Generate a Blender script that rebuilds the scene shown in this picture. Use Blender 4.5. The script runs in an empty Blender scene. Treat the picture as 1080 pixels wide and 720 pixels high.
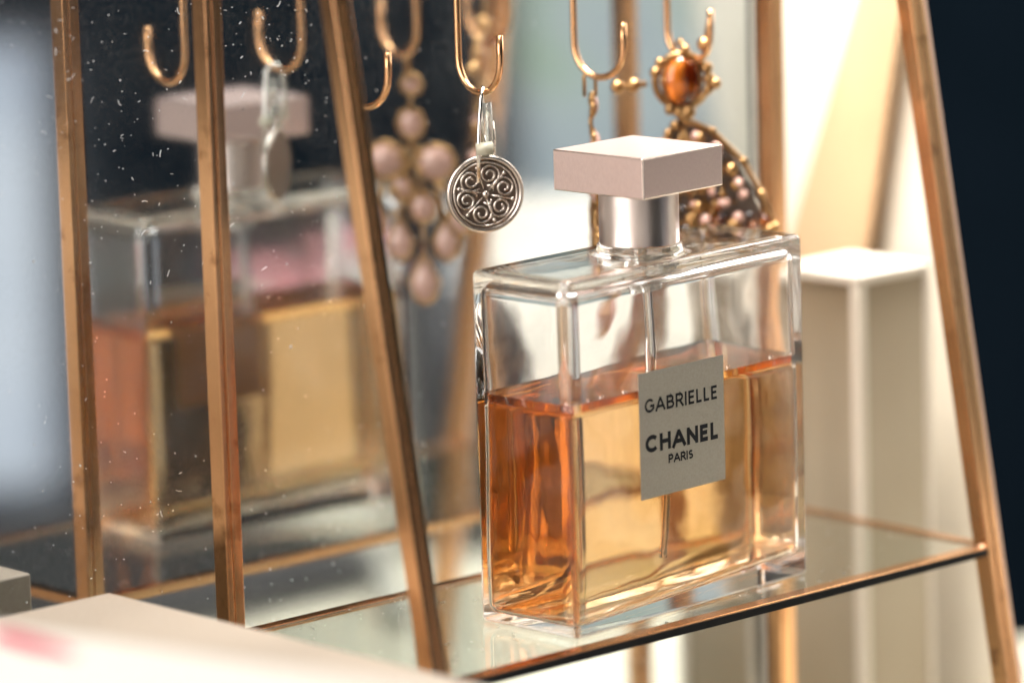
import bpy, bmesh, math, random
from mathutils import Vector, Matrix
random.seed(7)
S = 0.01                      # everything below is written in centimetres
PI = math.pi
sc = bpy.context.scene
COL = sc.collection

# ------------------------------------------------------------------ helpers
class MB:
    """collects geometry in centimetres; build() links it as ONE mesh object"""
    def __init__(s): s.v = []; s.f = []; s.mi = []; s.cur = 0
    def add(s, vs, fs, mi=None):
        b = len(s.v); s.v += [tuple(v) for v in vs]
        for f in fs: s.f.append([b + i for i in f]); s.mi.append(s.cur if mi is None else mi)
    def box(s, a, b, M=None):
        x0, y0, z0 = a; x1, y1, z1 = b
        vs = [Vector(p) for p in ((x0,y0,z0),(x1,y0,z0),(x1,y1,z0),(x0,y1,z0),(x0,y0,z1),(x1,y0,z1),(x1,y1,z1),(x0,y1,z1))]
        if M: vs = [M @ v for v in vs]
        s.add(vs, [(0,3,2,1),(4,5,6,7),(0,1,5,4),(1,2,6,5),(2,3,7,6),(3,0,4,7)])
    def beam(s, p, q, w, d, side=Vector((1,0,0)), up=None):
        """bar of rectangular section from p to q; w along side, d along the third axis; ends cut square to z when up given"""
        p = Vector(p); q = Vector(q); ax = (q - p).normalized()
        sd = Vector(side); sd = (sd - ax * sd.dot(ax)).normalized(); th = ax.cross(sd)
        if up is not None:
            th = Vector(up); 
        vs = []
        for c in (p, q):
            for i, j in ((-1,-1),(1,-1),(1,1),(-1,1)): vs.append(c + sd * (w * i / 2) + th * (d * j / 2))
        s.add(vs, [(0,3,2,1),(4,5,6,7),(0,1,5,4),(1,2,6,5),(2,3,7,6),(3,0,4,7)])
    def tube(s, path, r, n=10, closed=False, caps=True):
        P = [Vector(p) for p in path]; m = len(P)
        R = r if isinstance(r, (list, tuple)) else [r] * m
        t0 = (P[1] - P[0]).normalized()
        a = Vector((0,0,1)) if abs(t0.z) < .9 else Vector((1,0,0))
        nrm = (a - t0 * a.dot(t0)).normalized(); rings = []
        for i in range(m):
            if closed: t = (P[(i+1) % m] - P[i-1]).normalized()
            elif i == 0: t = (P[1] - P[0]).normalized()
            elif i == m-1: t = (P[-1] - P[-2]).normalized()
            else: t = (P[i+1] - P[i-1]).normalized()
            nrm = (nrm - t * nrm.dot(t)).normalized(); bn = t.cross(nrm)
            rings.append([P[i] + (nrm * math.cos(2*PI*k/n) + bn * math.sin(2*PI*k/n)) * R[i] for k in range(n)])
        vs = [v for rg in rings for v in rg]; fs = []
        for i in range(m if closed else m-1):
            j = (i+1) % m
            for k in range(n): fs.append((i*n+k, i*n+(k+1) % n, j*n+(k+1) % n, j*n+k))
        if caps and not closed:
            fs.append(tuple(range(n-1, -1, -1))); fs.append(tuple((m-1)*n+k for k in range(n)))
        s.add(vs, fs)
    def lathe(s, prof, n=48, c=(0,0,0), M=None):
        vs = []; fs = []; m = len(prof)
        for r, z in prof:
            for k in range(n):
                v = Vector((r*math.cos(2*PI*k/n), r*math.sin(2*PI*k/n), z))
                if M: v = M @ v
                vs.append(v + Vector(c))
        for i in range(m-1):
            for k in range(n): fs.append((i*n+k, i*n+(k+1) % n, (i+1)*n+(k+1) % n, (i+1)*n+k))
        fs.append(tuple(range(n-1,-1,-1))); fs.append(tuple((m-1)*n+k for k in range(n)))
        s.add(vs, fs)
    def ball(s, c, rx, ry=None, rz=None, M=None, n=14, m=9, tear=0):
        ry = rx if ry is None else ry; rz = rx if rz is None else rz
        c = Vector(c); vs = [(0,0,-1)]
        for i in range(1, m):
            ph = -PI/2 + PI*i/m
            for k in range(n): vs.append((math.cos(ph)*math.cos(2*PI*k/n), math.cos(ph)*math.sin(2*PI*k/n), math.sin(ph)))
        vs.append((0,0,1)); out = []
        for x, y, z in vs:
            w = 1 - tear * max(0, z) ** 1.0 * .75
            v = Vector((x*rx*w, y*ry*w, z*rz*(1+.35*tear*(z > 0))))
            out.append(c + (M @ v if M else v))
        fs = [(0, 1+(k+1) % n, 1+k) for k in range(n)]
        for i in range(m-2):
            for k in range(n): fs.append((1+i*n+k, 1+i*n+(k+1) % n, 1+(i+1)*n+(k+1) % n, 1+(i+1)*n+k))
        L = len(vs)-1; b = 1+(m-2)*n
        fs += [(b+k, b+(k+1) % n, L) for k in range(n)]
        s.add(out, fs)
    def rbox(s, a, b, rc, rt, rb, nc=8, nf=6, flip=False, warp=None):
        """rounded box: corner radius rc in plan, fillets rt (top), rb (bottom)"""
        x0, y0, z0 = a; x1, y1, z1 = b; lev = []
        def fil(r, n):
            return [(r - r*math.sin(PI/2*i/n), r - r*math.cos(PI/2*i/n)) for i in range(n+1)]  # (inset, height)
        if rb > 0: lev += [(r_, z0 + rb - (rb - h)) for r_, h in fil(rb, nf)]
        else: lev.append((0, z0))
        NZ = 14 if warp else 1
        za = z0 + rb; zb = z1 - rt
        for i in range(1, NZ): lev.append((0, za + (zb-za)*i/NZ))
        if rt > 0: lev += [(r_, z1 - h) for r_, h in reversed(fil(rt, nf))]
        else: lev.append((0, z1))
        rings = []
        for ins, z in lev:
            r = max(rc - ins*.75, .02); ring = []
            for (cx, cy, a0) in ((x1-ins-r, y1-ins-r, 0), (x0+ins+r, y1-ins-r, PI/2), (x0+ins+r, y0+ins+r, PI), (x1-ins-r, y0+ins+r, 1.5*PI)):
                pts = [Vector((cx + r*math.cos(a0+PI/2*k/nc), cy + r*math.sin(a0+PI/2*k/nc), z)) for k in range(nc+1)]
                ring += pts
            if warp:   # subdivide the straight runs so that the warp can bend them
                N = len(ring); out = []
                for k in range(N):
                    p = ring[k]; q = ring[(k+1) % N]; out.append(p)
                    if (k+1) % (nc+1) == 0:
                        for j in range(1, 10): out.append(p.lerp(q, j/10))
                ring = [warp(p) for p in out]
            rings.append(ring)
        n = len(rings[0]); vs = [v for r in rings for v in r]; fs = []
        for i in range(len(rings)-1):
            for k in range(n): fs.append((i*n+k, i*n+(k+1) % n, (i+1)*n+(k+1) % n, (i+1)*n+k))
        fs.append(tuple(range(n-1,-1,-1))); fs.append(tuple((len(rings)-1)*n+k for k in range(n)))
        if flip: fs = [tuple(reversed(f)) for f in fs]
        s.add(vs, fs)
    def prism(s, poly, d):
        """closed polygon (list of 3-D points) extruded by vector d"""
        P = [Vector(p) for p in poly]; n = len(P); d = Vector(d)
        s.add(P + [p + d for p in P], [tuple(range(n-1,-1,-1)), tuple(range(n, 2*n))] + [(k, (k+1) % n, n+(k+1) % n, n+k) for k in range(n)])
    def build(s, name, mats, parent=None, smooth=False, wn=False, bevel=0, loc=None, fixn=True, label=None):
        me = bpy.data.meshes.new(name)
        me.from_pydata([(x*S, y*S, z*S) for x, y, z in s.v], [], s.f)
        if not isinstance(mats, (list, tuple)): mats = [mats]
        for m in mats: me.materials.append(m)
        for p, mi in zip(me.polygons, s.mi): p.material_index = mi; p.use_smooth = smooth
        if fixn:
            bm = bmesh.new(); bm.from_mesh(me); bmesh.ops.recalc_face_normals(bm, faces=bm.faces); bm.to_mesh(me); bm.free()
        me.update()
        o = bpy.data.objects.new(name, me); COL.objects.link(o)
        if loc: o.location = Vector(loc) * S
        if parent: o.parent = parent
        if bevel:
            b = o.modifiers.new('bevel', 'BEVEL'); b.width = bevel*S; b.segments = 3; b.limit_method = 'ANGLE'
            b.harden_normals = False; wn = True
            for p in me.polygons: p.use_smooth = True
        if wn:
            w = o.modifiers.new('wn', 'WEIGHTED_NORMAL'); w.weight = 100; w.keep_sharp = True
        if label: o['label'] = label
        return o

def thing(name, loc, label, cat, rz=0, group=None):
    o = bpy.data.objects.new(name, None); COL.objects.link(o); o.empty_display_size = .01
    o.location = Vector(loc) * S; o.rotation_euler = (0, 0, rz)
    return tag(o, label, cat, group)
def tag(o, label, cat, group=None):
    o['label'] = label; o['category'] = cat
    if group: o['group'] = group
    return o
def struct(o): o['kind'] = 'structure'; return o

# ------------------------------------------------------------------ materials
def mat(name, color=(.5,.5,.5), rough=.5, metal=0, ior=1.5, trans=0, coat=0, spec=None, emis=None, estr=0):
    m = bpy.data.materials.new(name); m.use_nodes = True; nt = m.node_tree
    b = nt.nodes['Principled BSDF']; b.inputs['Base Color'].default_value = (*color, 1)
    b.inputs['Roughness'].default_value = rough; b.inputs['Metallic'].default_value = metal; b.inputs['IOR'].default_value = ior
    b.inputs['Transmission Weight'].default_value = trans; b.inputs['Coat Weight'].default_value = coat
    if spec is not None: b.inputs['Specular IOR Level'].default_value = spec
    if emis: b.inputs['Emission Color'].default_value = (*emis, 1); b.inputs['Emission Strength'].default_value = estr
    return m
def nodes(m): return m.node_tree.nodes, m.node_tree.links, m.node_tree.nodes['Principled BSDF']
def noise(m, scale, detail=4, rough=.55, vec=None, dist=0):
    N, L, b = nodes(m); t = N.new('ShaderNodeTexNoise'); t.inputs['Scale'].default_value = scale
    t.inputs['Detail'].default_value = detail; t.inputs['Roughness'].default_value = rough; t.inputs['Distortion'].default_value = dist
    if vec is None:
        tc = N.new('ShaderNodeTexCoord'); vec = tc.outputs['Object']
    L.new(vec, t.inputs['Vector']); return t
def ramp(m, src, stops):
    N, L, b = nodes(m); r = N.new('ShaderNodeValToRGB'); e = r.color_ramp.elements
    while len(e) < len(stops): e.new(.5)
    for i, (p, c) in enumerate(stops): e[i].position = p; e[i].color = (*c, 1)
    L.new(src, r.inputs['Fac']); return r
def bump(m, src, strength, dist):
    N, L, b = nodes(m); n = N.new('ShaderNodeBump'); n.inputs['Strength'].default_value = strength; n.inputs['Distance'].default_value = dist
    L.new(src, n.inputs['Height']); L.new(n.outputs['Normal'], b.inputs['Normal']); return n
def grainy(name, c0, c1, scale, rough=.6, bmp=.1, dist=.0004, **k):
    m = mat(name, c0, rough, **k); N, L, b = nodes(m); t = noise(m, scale)
    r = ramp(m, t.outputs['Fac'], [(.3, c0), (.7, c1)]); L.new(r.outputs['Color'], b.inputs['Base Color'])
    if bmp: bump(m, t.outputs['Fac'], bmp, dist)
    return m

def brass(name, c0, c1, rough=.34):
    m = mat(name, c0, rough, 1); N, L, b = nodes(m)
    tc = N.new('ShaderNodeTexCoord'); mp = N.new('ShaderNodeMapping'); mp.inputs['Scale'].default_value = (1,1,1)
    L.new(tc.outputs['Object'], mp.inputs['Vector'])
    t = noise(m, 150, 5, .6, mp.outputs['Vector']); t2 = noise(m, 30, 4, .6)
    mx = N.new('ShaderNodeMath'); mx.operation = 'MULTIPLY'; L.new(t.outputs['Fac'], mx.inputs[0]); L.new(t2.outputs['Fac'], mx.inputs[1])
    r = ramp(m, mx.outputs[0], [(.10, c0), (.17, c1), (.40, tuple(min(1, x*1.06) for x in c1))]); t3 = noise(m, 95, 6, .7); sp = ramp(m, t3.outputs['Fac'], [(.60, (1,1,1)), (.70, (.42,.36,.34))])
    mc = N.new('ShaderNodeMix'); mc.data_type = 'RGBA'; mc.blend_type = 'MULTIPLY'; mc.inputs[0].default_value = .8
    L.new(r.outputs['Color'], mc.inputs[6]); L.new(sp.outputs['Color'], mc.inputs[7]); L.new(mc.outputs[2], b.inputs['Base Color'])
    rr = ramp(m, t2.outputs['Fac'], [(.3, (rough*.9,)*3), (.75, (rough*1.15,)*3)]); L.new(rr.outputs['Color'], b.inputs['Roughness'])
    bump(m, t2.outputs['Fac'], .05, .0006)
    return m
M_brass = brass('copper_brass', (.44,.21,.09), (.76,.42,.21), .20)
M_brass_d = brass('dark_brass', (.16,.075,.03), (.36,.17,.07), .42)
M_hook = mat('gold_wire', (.72,.42,.22), .22, 1)
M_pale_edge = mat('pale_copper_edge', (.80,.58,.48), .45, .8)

# outer glass
M_glass = mat('bottle_glass', (1,1,1), .0, 0, 1.5, 1)
M_glass_in = mat('bottle_glass_inner', (1,1,1), .0, 0, 1.5, 1)
t = noise(M_glass_in, 55, 1.5, .4); bump(M_glass_in, t.outputs['Fac'], .22, .0012)
# perfume
M_liq = mat('amber_perfume', (1,1,1), .0, 0, 1.36, 1)
N, L, b = nodes(M_liq); va = N.new('ShaderNodeVolumeAbsorption'); va.inputs['Color'].default_value = (.905,.68,.30,1); va.inputs['Density'].default_value = 62
L.new(va.outputs[0], N['Material Output'].inputs['Volume'])
M_shelf = mat('shelf_glass', (.86,.90,.87), .02, 0, 1.5, 1)
t = noise(M_shelf, 420, 2, .5); N, L, b = nodes(M_shelf)
r = ramp(M_shelf, t.outputs['Fac'], [(.70, (.02,)*3), (.78, (.5,)*3)]); L.new(r.outputs['Color'], b.inputs['Roughness'])
M_plastic = mat('clear_plastic', (.93,.95,.93), .12, 0, 1.45, .85)
M_plastic_y = mat('milky_plastic', (.78,.76,.62), .3, 0, 1.45, .35)

# brushed pink metal cap
M_cap = mat('rose_metal_cap', (.80,.66,.62), .30, .6)
N, L, b = nodes(M_cap); tc = N.new('ShaderNodeTexCoord'); mp = N.new('ShaderNodeMapping'); mp.inputs['Scale'].default_value = (1,1,.35)
L.new(tc.outputs['Object'], mp.inputs['Vector']); t = noise(M_cap, 2600, 3, .7, mp.outputs['Vector'])
r = ramp(M_cap, t.outputs['Fac'], [(.3, (.68,.52,.49)), (.7, (.76,.60,.56))]); L.new(r.outputs['Color'], b.inputs['Base Color'])
bump(M_cap, t.outputs['Fac'], .05, .0001)
M_capedge = mat('polished_rose_edge', (1,.86,.78), .18, 1)
M_neck = mat('polished_silver_collar', (.80,.71,.68), .33, 1)

M_label = grainy('silver_label', (.34,.32,.28), (.39,.37,.33), 1800, .42, .05, .0001, metal=.25)
M_label_back = mat('label_back', (.62,.58,.50), .6)
M_ink = mat('navy_ink', (.003,.005,.012), .6, spec=.2)

# mirror with dust and scratches
M_mirror = mat('mirror_silver', (.74,.78,.79), .055, 1); M_mirror.name = 'dusty_mirror'
N, L, b = nodes(M_mirror)
tc = N.new('ShaderNodeTexCoord')
def specks(scale, stretch, thr, dscale, rot=0):
    mp = N.new('ShaderNodeMapping'); mp.inputs['Scale'].default_value = stretch; mp.inputs['Rotation'].default_value = (0, rot, 0)
    L.new(tc.outputs['Object'], mp.inputs['Vector'])
    nz = N.new('ShaderNodeTexNoise'); nz.inputs['Scale'].default_value = 300; L.new(mp.outputs['Vector'], nz.inputs['Vector'])
    add = N.new('ShaderNodeVectorMath'); add.operation = 'MULTIPLY_ADD'; add.inputs[1].default_value = (.0016,)*3
    L.new(nz.outputs['Color'], add.inputs[0]); L.new(mp.outputs['Vector'], add.inputs[2])
    v = N.new('ShaderNodeTexVoronoi'); v.inputs['Scale'].default_value = scale; L.new(add.outputs[0], v.inputs['Vector'])
    # keep only part of the cells
    sep = N.new('ShaderNodeSeparateColor'); L.new(v.outputs['Color'], sep.inputs[0])
    c = N.new('ShaderNodeMath'); c.operation = 'LESS_THAN'; c.inputs[1].default_value = dscale; L.new(sep.outputs[0], c.inputs[0])
    size = N.new('ShaderNodeMath'); size.operation = 'MULTIPLY'; size.inputs[1].default_value = thr; L.new(sep.outputs[1], size.inputs[0])
    l = N.new('ShaderNodeMath'); l.operation = 'LESS_THAN'; L.new(v.outputs['Distance'], l.inputs[0]); L.new(size.outputs[0], l.inputs[1])
    o = N.new('ShaderNodeMath'); o.operation = 'MULTIPLY'; L.new(c.outputs[0], o.inputs[0]); L.new(l.outputs[0], o.inputs[1])
    return o
a1 = specks(330, (1,1,1), .26, .45)
a2 = specks(120, (1,1,3.2), .085, .6, .5)
a3 = specks(120, (3.2,1,1), .07, .5, .3)
s1 = N.new('ShaderNodeMath'); s1.operation = 'MAXIMUM'; L.new(a1.outputs[0], s1.inputs[0]); L.new(a2.outputs[0], s1.inputs[1])
s2 = N.new('ShaderNodeMath'); s2.operation = 'MAXIMUM'; L.new(s1.outputs[0], s2.inputs[0]); L.new(a3.outputs[0], s2.inputs[1])
# dust gathers in clouds
cl = noise(M_mirror, 22, 5, .6, tc.outputs['Object']); clr = ramp(M_mirror, cl.outputs['Fac'], [(.36, (.12,)*3), (.58, (1,)*3)])
dm = N.new('ShaderNodeMath'); dm.operation = 'MULTIPLY'; L.new(s2.outputs[0], dm.inputs[0]); L.new(clr.outputs['Color'], dm.inputs[1])
fine = noise(M_mirror, 700, 3, .7, tc.outputs['Object']); fr = ramp(M_mirror, fine.outputs['Fac'], [(.45, (.016,)*3), (.8, (.12,)*3)])
fm = N.new('ShaderNodeMath'); fm.operation = 'MULTIPLY'; L.new(fr.outputs['Color'], fm.inputs[0]); L.new(clr.outputs['Color'], fm.inputs[1])
tot = N.new('ShaderNodeMath'); tot.operation = 'MAXIMUM'; L.new(dm.outputs[0], tot.inputs[0]); L.new(fm.outputs[0], tot.inputs[1])
dif = N.new('ShaderNodeBsdfDiffuse'); dif.inputs['Color'].default_value = (.78,.82,.86,1)
mxs = N.new('ShaderNodeMixShader'); L.new(tot.outputs[0], mxs.inputs[0]); L.new(b.outputs[0], mxs.inputs[1]); L.new(dif.outputs[0], mxs.inputs[2])
L.new(mxs.outputs[0], N['Material Output'].inputs['Surface'])

M_card = grainy('cream_card', (.50,.42,.34), (.55,.47,.39), 900, .55, .06)
M_white = grainy('white_card', (.86,.81,.75), (.90,.86,.80), 600, .5, .04)
M_pink = mat('pink_print', (.55,.02,.08), .6)
M_velvet = grainy('black_velvet', (.006,.006,.008), (.03,.03,.032), 900, .9, .6, .002)
M_wall = grainy('navy_wall', (.006,.012,.019), (.008,.015,.024), 12, .9, 0, spec=0)
M_table = grainy('cream_tabletop', (.44,.42,.34), (.52,.50,.41), 30, .35, 0)
M_silver = mat('silver_wire', (.93,.93,.90), .14, 1)
M_oxid = mat('oxidised_silver', (.22,.17,.14), .4, 1)
M_scroll = mat('antique_silver', (.70,.65,.60), .25, 1)
M_rosestone = mat('rose_stone', (.68,.41,.34), .22, 0, 1.5, 0, .6)
M_gold = mat('antique_gold', (.42,.25,.11), .30, 1)
M_amber = mat('amber_stone', (.42,.07,.006), .05, 0, 1.55, .55, .5)
N, L, b = nodes(M_amber); t = noise(M_amber, 140, 1, .4); r = ramp(M_amber, t.outputs['Fac'], [(.42, (.10,.012,.002)), (.60, (.85,.24,.02))]); L.new(r.outputs['Color'], b.inputs['Base Color'])
M_dark_st = mat('dark_crystal', (.02,.015,.02), .05, 0, 1.6, 0, 1)
M_green_st = mat('pale_crystal', (.85,.85,.60), .05, 0, 1.6, .3, 1)

# ------------------------------------------------------------------ perfume bottle
W, D, H = 8.98, 3.38, 9.10
BOT = thing('perfume_bottle', (-.02,-.03,-.077), 'clear square glass perfume bottle half full of amber perfume, standing upright on the glass shelf', 'perfume bottle', math.radians(3.72))
mb = MB()
mb.cur = 0; mb.rbox((0,0,0), (W,D,H), .16, .18, .12, 8, 6)
def warp(p):   # hand-blown unevenness of the inner wall
    q = p.copy()
    q.x += .015*math.sin(p.z*.6+p.y*.9)
    q.y += .035*math.sin(p.x*.8+p.z*.9)
    q.z += .012*math.sin(p.x*1.2) + (.42*max(0, p.x/W)**1.2 if p.z < 2 else 0)
    return q
IA, IB = (.15,.16,.26), (W-.17,D-.16,H-.30)
inner = MB(); inner.rbox(IA, IB, .34, .40, .25, 8, 7, flip=True, warp=warp)
mb.add(inner.v, inner.f, 1)
body = mb.build('glass_body', [M_glass, M_glass_in], BOT, smooth=True, wn=True, fixn=False)
# liquid: the cavity below the fill line, reaching a hair into the glass
LV = 5.95
def grow(p):
    q = warp(p); c = Vector((W/2, D/2, 0))
    q.x += .025*(1 if p.x > c.x else -1); q.y += .025*(1 if p.y > c.y else -1)
    return q
lq = MB()
tmp = MB(); tmp.rbox((IA[0],IA[1],IA[2]-.025), (IB[0],IB[1],LV), .34, .0, .25, 8, 7, warp=grow)
lq.add(tmp.v, tmp.f)
for i, v in enumerate(lq.v):          # flat surface with a small meniscus
    if v[2] > LV-.12: lq.v[i] = (v[0], v[1], LV)
liq = lq.build('perfume_liquid', M_liq, BOT, smooth=True, wn=True)
M_bub = mat('bubble_film', (1,1,1), 0, 0, 1.33, 1)
for u_, r_ in ((.30,.05),(.42,.035),(.9,.04),(1.35,.05),(1.42,.03),(2.2,.055),(2.28,.035),(6.2,.05),(7.9,.06)):
    q = MB(); q.ball((u_, .30, LV+.03), r_, n=12, m=8); q.build('bubble', M_bub, liq, smooth=True)
# glass collar under the metal neck
mb = MB(); mb.lathe([(1.36,9.07),(1.30,9.11),(1.18,9.15),(1.12,9.21),(1.10,9.33),(1.0,9.35)], 48, (4.42,1.6,0)); mb.build('glass_shoulder', M_glass, BOT, smooth=True, wn=True)
mb = MB(); mb.lathe([(1.0,9.355),(1.03,9.38),(1.03,10.72),(1.0,10.76)], 64, (4.42,1.6,0)); mb.build('metal_collar', M_neck, BOT, smooth=True, wn=True)
mb = MB(); mb.box((2.90,.04,10.77), (5.93,3.14,11.82)); cap = mb.build('cap', M_cap, BOT, bevel=.05)
cap.data.materials.append(M_capedge); cap.modifiers['bevel'].material = 1; cap.modifiers['bevel'].width = .032*S
# pump tube inside
mb = MB(); path = []
for i in range(40):
    u = i/39; path.append((4.42 + .35*math.sin(u*2.6) - .1*u, 1.6 + .35*u*u, 9.35 - 8.2*u))
mb.tube(path, .13, 12); mb.build('pump_tube', mat('tube_plastic', (.9,.9,.88), .08, 0, 1.42, .95), BOT, smooth=True)
mb = MB(); mb.lathe([(.3,8.15),(.45,8.3),(.45,8.9),(.6,9.0)], 24, (4.42,1.6,0)); mb.build('pump_seat', M_plastic, BOT, smooth=True, wn=True)
# label
LX0, LX1, LZ0, LZ1 = 2.48, 5.72, 3.14, 6.40
mb = MB(); mb.box((LX0,-.022,LZ0), (LX1,-.004,LZ1)); mb.mi[-4] = 1
for i, f in enumerate(mb.f): mb.mi[i] = 1 if i == 4 else 0
lab = mb.build('paper_label', [M_label, M_label_back], BOT)

def arc(cx, cy, rx, ry, a0, a1, n=14): return [(cx + rx*math.cos(math.radians(a0+(a1-a0)*i/n)), cy + ry*math.sin(math.radians(a0+(a1-a0)*i/n))) for i in range(n+1)]
GL = {  # stroke letters on a unit-high body: (advance, strokes)
 'G': (.80, [arc(.42,.5,.38,.5,42,318,22) , [(.70,.165),(.76,.22),(.77,.46),(.45,.46)]]),
 'A': (.76, [[(0,0),(.36,1),(.40,1),(.76,0)], [(.13,.30),(.63,.30)]]),
 'B': (.62, [[(.04,0),(.04,1),(.32,1)]+arc(.32,.76,.22,.24,90,-90,10)+[(.04,.52)], [(.3,.52)]+arc(.34,.26,.26,.26,90,-90,10)+[(.04,0)]]),
 'R': (.62, [[(.04,0),(.04,1),(.33,1)]+arc(.33,.73,.25,.27,90,-90,10)+[(.04,.46)], [(.33,.46),(.60,0)]]),
 'I': (.10, [[(.05,0),(.05,1)]]),
 'E': (.50, [[(.50,1),(.04,1),(.04,0),(.50,0)], [(.04,.52),(.46,.52)]]),
 'L': (.47, [[(.04,1),(.04,0),(.47,0)]]),
 'C': (.76, [arc(.42,.5,.38,.5,42,318,22)]),
 'H': (.66, [[(.04,0),(.04,1)], [(.62,0),(.62,1)], [(.04,.52),(.62,.52)]]),
 'N': (.68, [[(.04,0),(.04,1)], [(.07,.96),(.61,.04)], [(.64,0),(.64,1)]]),
 'P': (.58, [[(.04,0),(.04,1),(.32,1)]+arc(.32,.72,.25,.28,90,-90,10)+[(.04,.44)]]),
 'S': (.54, [arc(.27,.75,.22,.25,30,270,12)+arc(.27,.25,.24,.25,90,-150,12)]),
}
def letter_ribbon(mb, pts, w, y, clos=False):
    P = [Vector(p) for p in pts]; n = len(P); Lf = []; Rt = []
    for i in range(n):
        if i == 0: d = (P[1]-P[0]).normalized(); m = 1
        elif i == n-1: d = (P[-1]-P[-2]).normalized(); m = 1
        else:
            d1 = (P[i]-P[i-1]).normalized(); d2 = (P[i+1]-P[i]).normalized(); d = (d1+d2)
            if d.length < .2: d = d1
            d.normalize(); m = 1/max(.45, d.dot(d1))
        nn = Vector((-d.y, d.x))*w/2*m
        Lf.append(P[i]+nn); Rt.append(P[i]-nn)
    vs = [(p.x, y, p.y) for p in Lf] + [(p.x, y, p.y) for p in Rt]
    mb.add(vs, [(i, n+i, n+i+1, i+1) for i in range(n-1)])
def word(mb, txt, x0, x1, z, h, w, slope=0, ws=1.12):
    adv = [GL[c][0]*h*ws for c in txt]; gap = ((x1-x0) - sum(adv))/(len(txt)-1); x = x0; lay = 0
    for c, a in zip(txt, adv):
        for st in GL[c][1]:
            lay = (lay+1) % 3
            hh = h - w
            pts = [Vector((x + px*h*ws, z + w/2 + py*hh + slope*(x-x0))) for px, py in st]
            if st[0] != st[-1]:
                for e_, n_ in ((0, 1), (-1, -2)):      # square the free ends off at the cap line and base line
                    if st[e_][1] in (0, 1) and abs(st[e_][0]-st[n_][0]) < .6 and st[n_][1] != st[e_][1]:
                        d_ = pts[e_]-pts[n_]; pts[e_] = pts[e_] + d_*(w/2/max(abs(d_.y), 1e-6))
            letter_ribbon(mb, [tuple(p_) for p_ in pts], w, -.026 - .0015*lay)
        x += a + gap
mb = MB()
word(mb, 'GABRIELLE', 2.70, 5.44, 5.35, .36, .066, -.02)
word(mb, 'CHANEL', 2.71, 5.45, 4.32, .45, .112, -.025, 1.18)
word(mb, 'PARIS', 3.55, 4.46, 3.93, .23, .050, -.03)
mb.build('lettering', M_ink, lab, fixn=False)

# ------------------------------------------------------------------ display case
XL, XR, YF, YB, LEAN = -5.39, 14.54, -.70, 7.09, .175
ZT, ZB = 24.0, -9.0
CASE = thing('jewellery_display_case', (0,0,-9), 'brass framed glass jewellery case with a glass shelf and a row of hooks', 'display case')
dz = Vector((0,0,9))
def cb(name, m, build, **k):
    q = MB(); build(q); q.v = [(x, y, z+9) for x, y, z in q.v]; return q.build(name, m, CASE, **k)
def legp(z): return YF + LEAN*z
wbar = .50
for X, o in ((XL, -1), (XR, 1)):
    # back post: two folded strips with a groove between them and a dark core
    def post(q, X=X):
        q.box((X-.26,YB-.26,ZB), (X-.07,YB+.26,ZT)); q.box((X-.04,YB-.26,ZB), (X+.26,YB+.26,ZT))
    p = cb('post', M_brass, post, bevel=.025)
    q = MB(); q.box((X-.22,YB-.22,0), (X+.22,YB+.22,ZT+9-.1)); q.build('core', M_brass_d, p)
    def leg(q, X=X):
        for a, b_ in ((-.26,-.03), (.0,.26)):
            w = b_-a; cx = X+(a+b_)/2
            q.beam((cx, legp(ZB), ZB), (cx, legp(ZT), ZT), w, .52, (1,0,0), (0,1,0))
    l = cb('leg', M_brass, leg, bevel=.03)
    q = MB(); q.beam((X, legp(ZB)+.0, 0.02), (X, legp(ZT), ZT+9-.1), .42, .44, (1,0,0), (0,1,0)); q.build('core', M_brass_d, l)
# pale outer strip of the right leg, where the side pane is held
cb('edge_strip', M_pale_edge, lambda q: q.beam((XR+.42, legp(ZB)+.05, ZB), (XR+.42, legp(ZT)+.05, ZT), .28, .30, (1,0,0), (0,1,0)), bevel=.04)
# shelf frame
fx0, fx1 = XL+.27, XR-.27
cb('front_rail', M_brass, lambda q: q.box((fx0,YF-.26,-.30), (fx1,YF+.20,-.055)), bevel=.03)
cb('back_rail', M_brass, lambda q: q.box((fx0,YB-.18,-.32), (fx1,YB+.20,-.055)), bevel=.03)
cb('side_rail', M_brass, lambda q: q.box((XL-.20,YF+.28,-.32), (XL+.18,YB-.28,-.055)), bevel=.03)
cb('side_rail', M_brass, lambda q: q.box((XR-.18,YF+.28,-.32), (XR+.20,YB-.28,-.055)), bevel=.03)
M_solder = mat('dull_solder', (.40,.26,.17), .5, 1)
for X, Y in ((XL+.27,YF-.1), (XR-.27,YF-.1), (XR-.27,YB), (XL+.27,YB)):
    cb('solder_joint', M_solder, lambda q: (q.ball((X,Y,-.14), .13, .16, .14), q.ball((X+(.1 if X < 0 else -.1),Y+.03,-.10), .11, .11, .07)), smooth=True)
cb('shelf_glass', M_shelf, lambda q: q.box((XL+.19,YF+.21,-.24), (XR-.19,YB-.19,-.08)), bevel=.015)
cb('hook_rail', M_brass, lambda q: q.box((XL+.27,6.6,18.6), (XR-.27,7.0,19.0)), bevel=.03)
o = cb('rail_reflection_strip', mat('dark_reflection', (.010,.011,.014), .6, 0, spec=.1), lambda q: q.box((fx0,YF-.285,-.295), (fx1,YF-.262,-.10)))  # near-black strip: the rail front's dark reflection put into its colour
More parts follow.
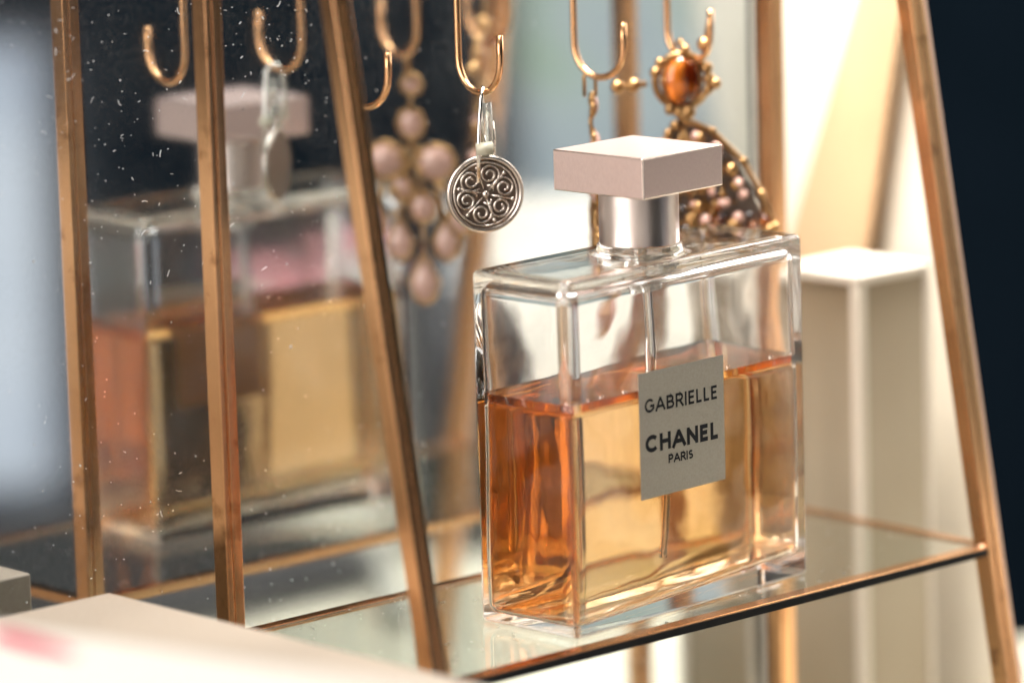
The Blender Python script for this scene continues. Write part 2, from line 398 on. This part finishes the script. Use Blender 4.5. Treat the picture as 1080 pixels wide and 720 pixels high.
# hooks: shank at the back, open tip towards the front
HX = [-1.25, 2.68, 6.95, 10.3]
hk = []
for i, hx in enumerate(HX):
    q = MB(); path = [(0,.85,9.4-3.8*0), (0,.85,1.6)]
    path = [(0,.85,z) for z in (5.7,4.6,3.4,2.4,1.6)]
    for k in range(0, 13):
        a = PI*k/12; path.append((0, .85*math.cos(a), .85 - 0.85*math.sin(a)*1.0))
    tip = (1.45, 1.55, 1.5, 1.5)[i]
    path += [(0,-.86,1.05),(0,-.86,tip)]
    path = [Vector(p) for p in path]
    q.tube(path, .092, 12)
    o = q.build('hook', M_hook, CASE, smooth=True, loc=(hx, 6.0, 9 + (13.05, 12.98, 12.92, 12.95)[i])); hk.append(o)
    o.rotation_euler = (0, 0, math.radians((4,-3,6,-2)[i]))

# ------------------------------------------------------------------ mirror behind the case
MY = 10.0
MIR = thing('wall_mirror', (-18,MY,-9), 'large dusty mirror standing upright right behind the brass case', 'mirror')
q = MB(); q.box((-46,0,0.02), (34.6,.5,62)); q.cur = 0
o = q.build('mirror_glass', M_mirror, MIR)

q = MB(); rr_ = random.Random(3)
for i in range(300):
    if i < 90: x, z = rr_.gauss(-2.0,1.6), rr_.gauss(14.0,1.6)
    elif i < 130: x, z = rr_.gauss(-7.0,1.2), rr_.gauss(12.5,2.2)
    else: x, z = rr_.uniform(-11,2), rr_.uniform(-1,17)
    Lh = rr_.choice([.015,.02,.03,.03,.04,.05,.09,.18]); a = rr_.uniform(0,2*PI); k_ = rr_.uniform(-4,4); pts = []
    px_, pz_ = x, z
    for j in range(6):
        pts.append((px_+18, -.012, pz_+9)); px_ += Lh/5*math.cos(a); pz_ += Lh/5*math.sin(a); a += k_*Lh/5*2
    q.tube(pts, rr_.uniform(.003,.007), 4)
o = q.build('dust_fibres', mat('lint', (.75,.77,.80), .9), MIR); o['kind'] = 'stuff'

# ------------------------------------------------------------------ earrings
def frame(normal):   # matrix whose x,z span the jewel's face and y is its depth
    n = Vector(normal).normalized(); x = Vector((n.y, -n.x, 0)).normalized(); z = Vector((0,0,1))
    return Matrix((( x.x, n.x, 0), (x.y, n.y, 0), (0, 0, 1)))
# round filigree pendant on a silver lever-back wire
B1 = Vector((2.66, 5.72, 13.0))
E1 = thing('round_pendant_earring', B1, 'round silver filigree drop earring hanging from the hook left of the bottle cap', 'earring')
F = frame((.70,.72,0))       # local x runs right in the photo, y away
def T(F, pts, off=(0,0,0)): return [tuple(F @ Vector(p) + Vector(off)) for p in pts]
q = MB()
wire = [(-.02,.28,-1.35),(-.02,.3,-.7),(-.03,.22,-.1),(0,.08,.14),(0,-.08,.12),(-.04,-.2,-.1),(-.10,-.25,-.7),(-.14,-.28,-1.4),(-.18,-.34,-2.28)]
q.tube(T(F, [(x*1.0-.10,y,z) for x, y, z in wire]), .055, 10)
q.tube(T(F, [(.10,.1,-.75),(.14,.12,-1.3),(.12,.1,-1.62)]), .06, 8)
q.build('ear_wire', M_silver, E1, smooth=True)
q = MB(); q.tube(T(F, [(.0,-.05,-.25),(.02,-.05,-.95),(.03,-.05,-1.3)]), [.12,.13,.13], 12); q.build('clear_sleeve', M_plastic, E1, smooth=True)
q = MB(); q.tube(T(F, [(-.30,-.28,-1.42),(.12,-.22,-1.40)]), .17, 12); q.build('stopper', M_plastic_y, E1, smooth=True)
CZ = -2.62; q = MB(); R0 = .95
F2 = frame((.52,.85,0))
circ = lambda cx, cz, r, n=40, y=0: [(cx + r*math.cos(2*PI*k/n), y, cz + r*math.sin(2*PI*k/n)) for k in range(n)]
q.tube(T(F2, circ(-.12, CZ, R0, 48)), .075, 10, closed=True)
q.tube(T(F2, circ(-.12, CZ, R0-.12, 48, -.05)), .03, 8, closed=True)
q.build('rim', M_scroll, E1, smooth=True)
q = MB(); vs = []
q.prism(T(F2, [(x, .05, z) for x, _, z in circ(-.12, CZ, R0-.02, 40)]), F2 @ Vector((0,.05,0))); q.build('backing', M_oxid, E1)
q = MB()
for k in range(6):
    a0 = 2*PI*k/6 + .3
    cx, cz = -.12 + .52*math.cos(a0), CZ + .52*math.sin(a0)
    sp = []
    for j in range(26):
        u = j/25; r = .30*(1-.78*u); aa = a0 + PI + u*3.6*PI*(1 if k % 2 else -1)
        sp.append((cx + r*math.cos(aa), -.03-.03*u, cz + r*math.sin(aa)))
    q.tube(T(F2, sp), .035, 8)
    q.tube(T(F2, [(-.12+.12*math.cos(a0+.5),-.03,CZ+.12*math.sin(a0+.5)), (-.12+.45*math.cos(a0+.52),-.05,CZ+.45*math.sin(a0+.52)), (-.12+.82*math.cos(a0+.5),-.02,CZ+.82*math.sin(a0+.5))]), .028, 8)
    q.ball(F2 @ Vector((-.12+.72*math.cos(a0+.52),-.06,CZ+.72*math.sin(a0+.52))), .055)
q.ball(F2 @ Vector((-.12,-.06,CZ)), .10)
q.build('filigree_scrolls', M_scroll, E1, smooth=True)
q = MB(); q.tube(T(F2, circ(-.09, CZ+1.07, .11, 20)), .04, 8, closed=True); q.build('hanging_loop', M_scroll, E1, smooth=True)

def jewel(E, F, stones, mats, setting, name='stone'):
    """each stone is a part, its metal setting a sub-part"""
    for (u, z, rx, rz, tear, mi) in stones:
        q = MB(); q.ball(F @ Vector((u,-.06,z)), rx, rx*.45, rz, F, 16, 10, tear); o = q.build(name, mats[mi], E, smooth=True)
        q = MB(); ring = []
        for k in range(24):
            a = 2*PI*k/24; w = 1 - tear*max(0, math.sin(a))*.75
            ring.append((u + rx*1.05*math.cos(a)*w, 0, z + rz*1.05*math.sin(a)*(1+.35*tear*(math.sin(a) > 0))))
        q.tube(T(F, ring), .055, 6, closed=True)
        for k in range(0, 24, 3): q.ball(F @ Vector(ring[k]), .085, n=8, m=5)
        q.build('setting', setting, o, smooth=True)
# chandelier earring with rose teardrops
E2 = thing('teardrop_chandelier_earring', (6.95,6.3,12.9), 'gold chandelier earring with pale rose teardrop stones hanging behind the cap', 'earring')
F = frame((-math.sin(math.radians(50)), math.cos(math.radians(50)), 0))
st = [(.1,-.75,.26,.26,0,0),(.05,-1.85,.34,.40,0,0),(-.70,-2.85,.52,.48,0,0),(.70,-2.95,.52,.48,0,0),(0,-2.75,.22,.22,0,1),(-.25,-3.65,.30,.36,0,0),(.32,-4.2,.36,.40,0,0),
      (-1.1,-4.5,.30,.42,1,0),(1.35,-4.55,.30,.42,1,0),(-.35,-5.15,.34,.50,1,0),(.95,-5.15,.34,.50,1,0),(.3,-6.3,.38,.56,1,0)]
jewel(E2, F, st, [M_rosestone, M_green_st], M_gold)
q = MB()
q.tube(T(F, [(0,.2,-.5),(0,.2,.05),(0,.05,.16),(0,-.1,.02),(.05,-.1,-.5)]), .05, 8)
for a, b_ in (((0,-.5),(.1,-.75)),((.1,-1),(.05,-1.5)),((.05,-2.2),(0,-2.6)),((0,-2.7),(-.7,-2.85)),((0,-2.7),(.7,-2.95)),((-.7,-3.3),(-1.1,-4.1)),((.7,-3.4),(1.35,-4.1)),((-.25,-3.9),(-.35,-4.6)),((.7,-3.4),(.95,-4.6)),((.32,-4.5),(.3,-5.7)),((0,-2.9),(-.25,-3.4)),((.2,-3.0),(.32,-3.9))):
    q.tube(T(F, [(a[0],.03,a[1]), ((a[0]+b_[0])/2,.05,(a[1]+b_[1])/2+.04), (b_[0],.03,b_[1])]), .06, 8)
for k in range(34):
    a = random.uniform(0, 2*PI); r = random.uniform(.2, 1.1); q.ball(F @ Vector((.1+r*math.cos(a), .02, -3.4+r*1.1*math.sin(a))), random.uniform(.06,.11), n=8, m=5)
q.build('gold_wirework', M_gold, E2, smooth=True)
# amber fan earring
E3 = thing('amber_fan_earring', (10.0,6.0,13.45), 'antique gold earring with oval amber stone over a beaded fan, behind the cap', 'earring')
F = frame((.62,.78,0))
jewel(E3, F, [(-.0,-.95,.50,.66,0,0)], [M_amber], M_gold, 'amber_stone')
q = MB()
q.tube(T(F, circ(-.0,-.95,.72,30)), .10, 8, closed=True)
for k in (0,1,2,5,8,9,13,14,15):
    a = 2*PI*k/18 - .3; q.ball(F @ Vector((.0+.74*math.cos(a), -.02, -.95+.86*math.sin(a))), random.uniform(.13,.2), n=10, m=7)
q.tube(T(F, [(-.2,.2,-.2),(-.1,.2,.05),(0,.05,.16),(0,-.1,.0)]), .05, 8)
q.ball(F @ Vector((.62,-.05,.02)), .20); q.tube(T(F, [(.62,0,0),(.80,.02,.9)]), .04, 8)
q.ball(F @ Vector((.9,-.05,-1.05)), .16)
q.build('stone_frame', M_gold, E3, smooth=True)
q = MB()
q.tube(T(F, [(-1.75,0,-1.05),(-.95,0,-1.0)]), .085, 8); q.ball(F @ Vector((-1.75,0,-1.05)), .19); q.ball(F @ Vector((-1.3,0,-1.02)), .2, n=10, m=6)
q.build('clip_post', M_gold, E3, smooth=True)
q = MB()
fan = [(u_*1.2+.35*min(1,(-1.95-z_)), z_) for u_, z_ in [(0,-1.95),(.55,-2.35),(1.05,-3.2),(1.45,-4.1),(1.75,-5.0),(.9,-5.35),(0,-5.45),(-.9,-5.3),(-1.6,-4.9),(-1.3,-4.0),(-.85,-3.1),(-.45,-2.35)]]
q.tube(T(F, [(u,0,z) for u, z in fan]), .09, 8, closed=True)
for k in range(7):
    zz = -2.6-.42*k; wd = .25+.235*k; q.tube(T(F, [(.1*k-wd,-.02,zz),(.06*k,-.05,zz-.16),(.06*k+wd,-.02,zz)]), .05, 6)
for k in range(6):
    q.tube(T(F, [(0,-.04,-2.2),((k-2.5)*.24,-.06,-3.6),((k-2.5)*.52,-.04,-5.1)]), .04, 6)
for k in range(5): q.ball(F @ Vector((random.uniform(-.25,.3),-.05,-1.75-.1*k)), .15, n=8, m=6)
for i in range(15):
    u, z = fan[i % 12]; q.ball(F @ Vector((u,-.06,z)), .13, n=8, m=6)
fo = q.build('fan', M_gold, E3, smooth=True)
q = MB(); q.prism(T(F, [(u*.9,.10,z*.98-.05) for u, z in fan]), F @ Vector((0,.06,0))); q.build('backing', M_oxid, fo)
for i in range(95):
    r = random.random() ** .7; z = -2.3 - r*2.8; u = 2.3*((-1.95-z)/3.05)**.7*random.uniform(-.8,1)
    q = MB(); q.ball(F @ Vector((u,-.10,z)), random.uniform(.10,.19), None, None, None, 10, 7)
    q.build('bead', random.choice([M_gold, M_rosestone, M_dark_st, M_amber, M_gold]), E3, smooth=True)

# ------------------------------------------------------------------ boxes around
BX = thing('cream_box', (-8.3,8.32,-9), 'plain cream cardboard box left of the case with its top just above shelf height', 'box')
q = MB(); q.box((-13,-19,0), (0,0,8.9)); q.build('box_base', M_card, BX, bevel=.06)
q = MB(); q.box((-13.08,-19.08,9.0), (.06,.06,10.35)); q.build('box_lid', M_card, BX, bevel=.08)
# nearer white box, blurred, with pink print
u = Vector((-20.9,-4.3,0)); v = Vector((-18.7,-14.7,0)); dv = (v-u).normalized(); ang = math.atan2(dv.y, dv.x)
WB = thing('white_box', (-20.9,-4.3,-9), 'bright white gift box with pink print, out of focus in the near left corner', 'box', ang)
q = MB(); q.box((-14,-26,0), (24,0,14.0)); q.build('box_body', M_white, WB, bevel=.15)
q = MB(); q.tube([(.6,-.75,14.03),(1.5,-1.05,14.03),(2.4,-1.3,14.03),(3.4,-1.5,14.03)], [.25,.38,.36,.10], 10); q.v = [(x,y,14.03 if z > 14.03 else z) for x,y,z in q.v]
q.build('pink_print', M_pink, WB)
# tall frosted box right of the bottle
M_taupe = mat('taupe_satin', (.36,.30,.23), .38, .1)
N, L, b = nodes(M_taupe); t = noise(M_taupe, 9, 2, .4); r = ramp(M_taupe, t.outputs['Fac'], [(.36, (.27,.21,.14)), (.66, (.47,.41,.32))]); L.new(r.outputs['Color'], b.inputs['Base Color'])
M_rimw = mat('white_edge', (.62,.56,.48), .5)
PB = thing('tall_gift_box', (17,6.23,-9), 'tall taupe box with white edges and lid behind the right end of the shelf', 'box')
q = MB(); q.box((.08,.08,0), (2.92,3.0,15.0)); q.build('box_side', M_taupe, PB)
q = MB(); q.box((0,0,14.9), (3.0,3.1,15.2)); q.build('lid', M_rimw, PB, bevel=.05)
q = MB()
for x, y in ((0,0),(2.8,0),(0,2.9)): q.box((x,y,0), (x+.34 if x == 0 and y == 0 else x+.2, y+(.34 if x == 0 and y == 0 else .2), 14.88))
q.build('edge_trim', M_rimw, PB, bevel=.03)
# cream screen with a slanted edge
M_screen = grainy('cream_screen', (.66,.60,.50), (.70,.64,.54), 40, .8, 0)
q = MB(); q.prism([(22,15,-9),(22,4.8,-9),(22,9.35,16),(22,15,16)], (.5,0,0))
tag(q.build('cream_screen', M_screen), 'upright cream board with slanting edge behind the right leg of the case', 'screen')
M_tan = grainy('tan_card', (.50,.33,.19), (.55,.37,.22), 20, .7, 0)
q = MB(); q.prism([(21.2,13.6,-8.99),(21.2,10.4,-8.99),(21.2,10.2,4.5),(21.2,7.8,15.9),(21.2,9.1,15.9),(21.2,13.6,4.5)], (.3,0,0))
tag(q.build('tan_card', M_tan), 'tan coloured tapering card leaning before the cream board', 'card')

# ------------------------------------------------------------------ things seen only in the mirror (they stand in front, to the right)
q = MB(); q.rbox((13,-30,-8.98), (25.6,-16.5,-7.6), 1.5, .5, .1); tag(q.build('velvet_pad', M_velvet, smooth=True, wn=True), 'black velvet jewellery pad lying on the cream table, mirrored below the shelf', 'pad')
BK = thing('storage_box', (32.6,-28.6,-9), 'pale grey box with a dusty red lid, mirrored left of the bottle', 'box', math.radians(45))
q = MB(); q.box((-3,-1.6,0), (3,1.6,8.7)); q.build('box_body', grainy('pale_grey_box', (.50,.49,.47), (.62,.60,.57), 20, .6, 0), BK, bevel=.1)
q = MB(); q.box((-3.1,-1.7,8.72), (3.1,1.7,9.5)); q.build('lid', mat('dusty_red', (.34,.14,.15), .6), BK, bevel=.1)
q = MB(); q.lathe([(1.5,-9),(1.7,-8.5),(1.7,.2),(1.2,1.0),(.7,1.3),(.7,2.2),(.1,2.25)], 32, (31.4,-19.3,0)); tag(q.build('black_bottle', mat('black_glaze', (.01,.012,.016), .25), smooth=True), 'slim black bottle mirrored between the case leg and the perfume bottle', 'bottle')
q = MB(); q.box((-5.2,-1.5,0), (5.2,1.5,10.9)); CT = q.build('cream_carton', M_white, bevel=.1, loc=(41,-22.5,-9)); CT.rotation_euler = (0,0,math.radians(45)); tag(CT, 'plain cream carton mirrored behind the perfume bottle', 'box')
q = MB(); q.tube([(21,-11,-8.5),(24,-15,-8.5),(26.8,-18.8,-8.5),(30,-21.3,-8.5),(33,-23.3,-8.5),(36.5,-26.8,-8.5)], .5, 12); tag(q.build('grey_cable', mat('grey_rubber', (.25,.25,.22), .5), smooth=True), 'thick grey cable crossing the table, mirrored beside the case leg', 'cable')

# ------------------------------------------------------------------ setting
q = MB(); q.box((-60,-33,-11), (48,15.6,-9)); struct(q.build('table', M_table, bevel=.2))
q = MB(); n = 40; cx, cy, R = -20, -10, 150; vs = []; fs = []
for i in range(n+1):
    a = math.radians(-95 + 190*i/n)
    vs += [(cx+R*math.cos(a), cy+R*math.sin(a), -90), (cx+R*math.cos(a), cy+R*math.sin(a), 170)]
for i in range(n): fs.append((2*i, 2*i+2, 2*i+3, 2*i+1))
q.add(vs, fs); struct(q.build('wall', M_wall, smooth=True, fixn=False))
q = MB(); q.box((-190,-190,-92), (190,190,-90)); struct(q.build('floor', M_wall))

# windows (mirrored): bright daylight panes on the far side of the room
def window(name, x, y, w, z0, z1, stops, strength, scale, label, yaw):
    m = bpy.data.materials.new(name+'_light'); m.use_nodes = True; N = m.node_tree.nodes; L = m.node_tree.links; N.clear()
    out = N.new('ShaderNodeOutputMaterial'); em = N.new('ShaderNodeEmission'); tc = N.new('ShaderNodeTexCoord')
    nz = N.new('ShaderNodeTexNoise'); nz.inputs['Scale'].default_value = scale; nz.inputs['Detail'].default_value = 2
    r = N.new('ShaderNodeValToRGB'); e = r.color_ramp.elements
    while len(e) < len(stops): e.new(.5)
    for i, (p, c) in enumerate(stops): e[i].position = p; e[i].color = (*c, 1)
    L.new(tc.outputs['Object'], nz.inputs['Vector']); L.new(nz.outputs['Fac'], r.inputs['Fac']); L.new(r.outputs['Color'], em.inputs['Color'])
    em.inputs['Strength'].default_value = strength; L.new(em.outputs[0], out.inputs['Surface'])
    t = thing(name, (x,y,z0), label, 'window', yaw)
    q = MB(); q.box((-w/2,0,0), (w/2,.3,z1-z0)); q.build('pane', m, t)
    q = MB(); q.box((-w/2-1,.3,-1), (w/2+1,1,z1-z0+1)); q.build('frame', mat(name+'_frame', (.05,.05,.06), .5), t)
    return t
YAW = math.atan2(.66, .73) + PI/2 - PI/2
window('garden_window', 61.5, -42.5, 8, -3.4, 45, [(.3,(.20,.27,.33)),(.5,(.50,.55,.55)),(.62,(.36,.50,.30)),(.75,(.75,.76,.72))], 1.1, 9, 'blue green garden window mirrored above the bottle cap', math.radians(225))
window('bright_window', 54.5, -81.5, 8.5, -19.5, 2, [(.3,(.50,.55,.64)),(.7,(.90,.93,.97))], 1.15, 7, 'pale blue window mirrored at the left edge', math.radians(222))
M_curt = grainy('linen_curtain', (.66,.63,.57), (.74,.71,.65), 20, .9, 0)
q = MB(); vs = []; fs = []; n = 120
for i in range(n+1):
    s_ = i/n*34; d = .9*math.sin(s_*1.1) + .5*math.sin(s_*2.3+1)
    for z, k in ((-9.0,0), (62.0,1)):
        sl = s_ + 2.5 - k*9.0
        vs.append((46 + sl*.72 - d*.7, -22 + sl*.70 + d*.7, z))
for i in range(n): fs.append((2*i, 2*i+2, 2*i+3, 2*i+1))
q.add(vs, fs); o = q.build('linen_curtain', M_curt, smooth=True, fixn=False)
sm = o.modifiers.new('thick', 'SOLIDIFY'); sm.thickness = .002
tag(o, 'off white linen curtain in slanting folds, mirrored right of the bottle cap', 'curtain')

# ------------------------------------------------------------------ lights
def area(name, loc, to, size, power, color, sy=None):
    l = bpy.data.lights.new(name, 'AREA'); l.energy = power; l.color = color; l.size = size*S
    if sy: l.shape = 'RECTANGLE'; l.size_y = sy*S
    o = bpy.data.objects.new(name, l); COL.objects.link(o); o.location = Vector(loc)*S
    d = (Vector(to)-Vector(loc)).normalized(); o.rotation_euler = d.to_track_quat('-Z', 'Y').to_euler(); return o
area('left_daylight', (-105,5,45), (5,3,3), 90, 17, (1,.92,.85))
area('top_daylight', (-12,2,125), (0,0,0), 70, 9.5, (1,.96,.90))
area('back_fill', (105,0,52), (5,3,10), 80, 18, (1,.97,.93))  # unseen backlight, added to whiten the cap top and light the glass
for n_, a_, b_, p_ in (('near_fill', (12,8.0,42), (21,8.6,4), 2.5), ('far_fill', (14,3,52), (42,-22,2), 2.6)):  # unseen fills, added to brighten cream board, cap top and mirrored carton
    o = area(n_, a_, b_, 16, p_, (1,.95,.88)); o.data.spread = 1.7

w = bpy.data.worlds.new('World'); sc.world = w; w.use_nodes = True
WN = w.node_tree.nodes; WL = w.node_tree.links; bg = WN['Background']
tc = WN.new('ShaderNodeTexCoord'); mp = WN.new('ShaderNodeMapping'); mp.inputs['Scale'].default_value = (1,1,.55)
nz = WN.new('ShaderNodeTexNoise'); nz.inputs['Scale'].default_value = 2.6; nz.inputs['Detail'].default_value = 3  # made-up bright and dark patches, added for contrast in the brass reflections
rp = WN.new('ShaderNodeValToRGB'); e = rp.color_ramp.elements; e.new(.5); e.new(.5)
for k, (p, c) in enumerate([(.40,(.03,.035,.045)),(.50,(.16,.13,.11)),(.56,(.75,.66,.58)),(.68,(1.5,1.4,1.3))]): e[k].position = p; e[k].color = (*c, 1)
WL.new(tc.outputs['Generated'], mp.inputs['Vector']); WL.new(mp.outputs['Vector'], nz.inputs['Vector']); WL.new(nz.outputs['Fac'], rp.inputs['Fac'])
WL.new(rp.outputs['Color'], bg.inputs['Color']); bg.inputs['Strength'].default_value = .6

# ------------------------------------------------------------------ camera
cd = bpy.data.cameras.new('camera'); cam = bpy.data.objects.new('camera', cd); COL.objects.link(cam); sc.camera = cam
Rv = Vector((.7351866,-.67727464,-.02827943)); Uv = Vector((.14344945,.11467086,.98299178)); Fv = Vector((.66251258,.72673906,-.18145916))
m = Matrix(((Rv.x,Uv.x,-Fv.x,0),(Rv.y,Uv.y,-Fv.y,0),(Rv.z,Uv.z,-Fv.z,0),(0,0,0,1)))
cam.matrix_world = Matrix.Translation(Vector((-80.2275,-85.8989,29.2637))*S) @ m
cd.sensor_width = 36; cd.lens = 5081.98/1080*36; cd.clip_start = .05; cd.clip_end = 50
cd.dof.use_dof = True; cd.dof.focus_distance = 1.235; cd.dof.aperture_fstop = cd.lens/35.0

sc.render.engine = 'CYCLES'
sc.cycles.use_denoising = True
sc.cycles.max_bounces = 40; sc.cycles.transmission_bounces = 36; sc.cycles.glossy_bounces = 30; sc.cycles.transparent_max_bounces = 16; sc.cycles.diffuse_bounces = 4
sc.cycles.caustics_refractive = True; sc.cycles.caustics_reflective = True; sc.cycles.blur_glossy = .3
sc.cycles.sample_clamp_indirect = 6
sc.view_settings.view_transform = 'Standard'; sc.view_settings.look = 'None'; sc.view_settings.exposure = 0; sc.view_settings.gamma = 1
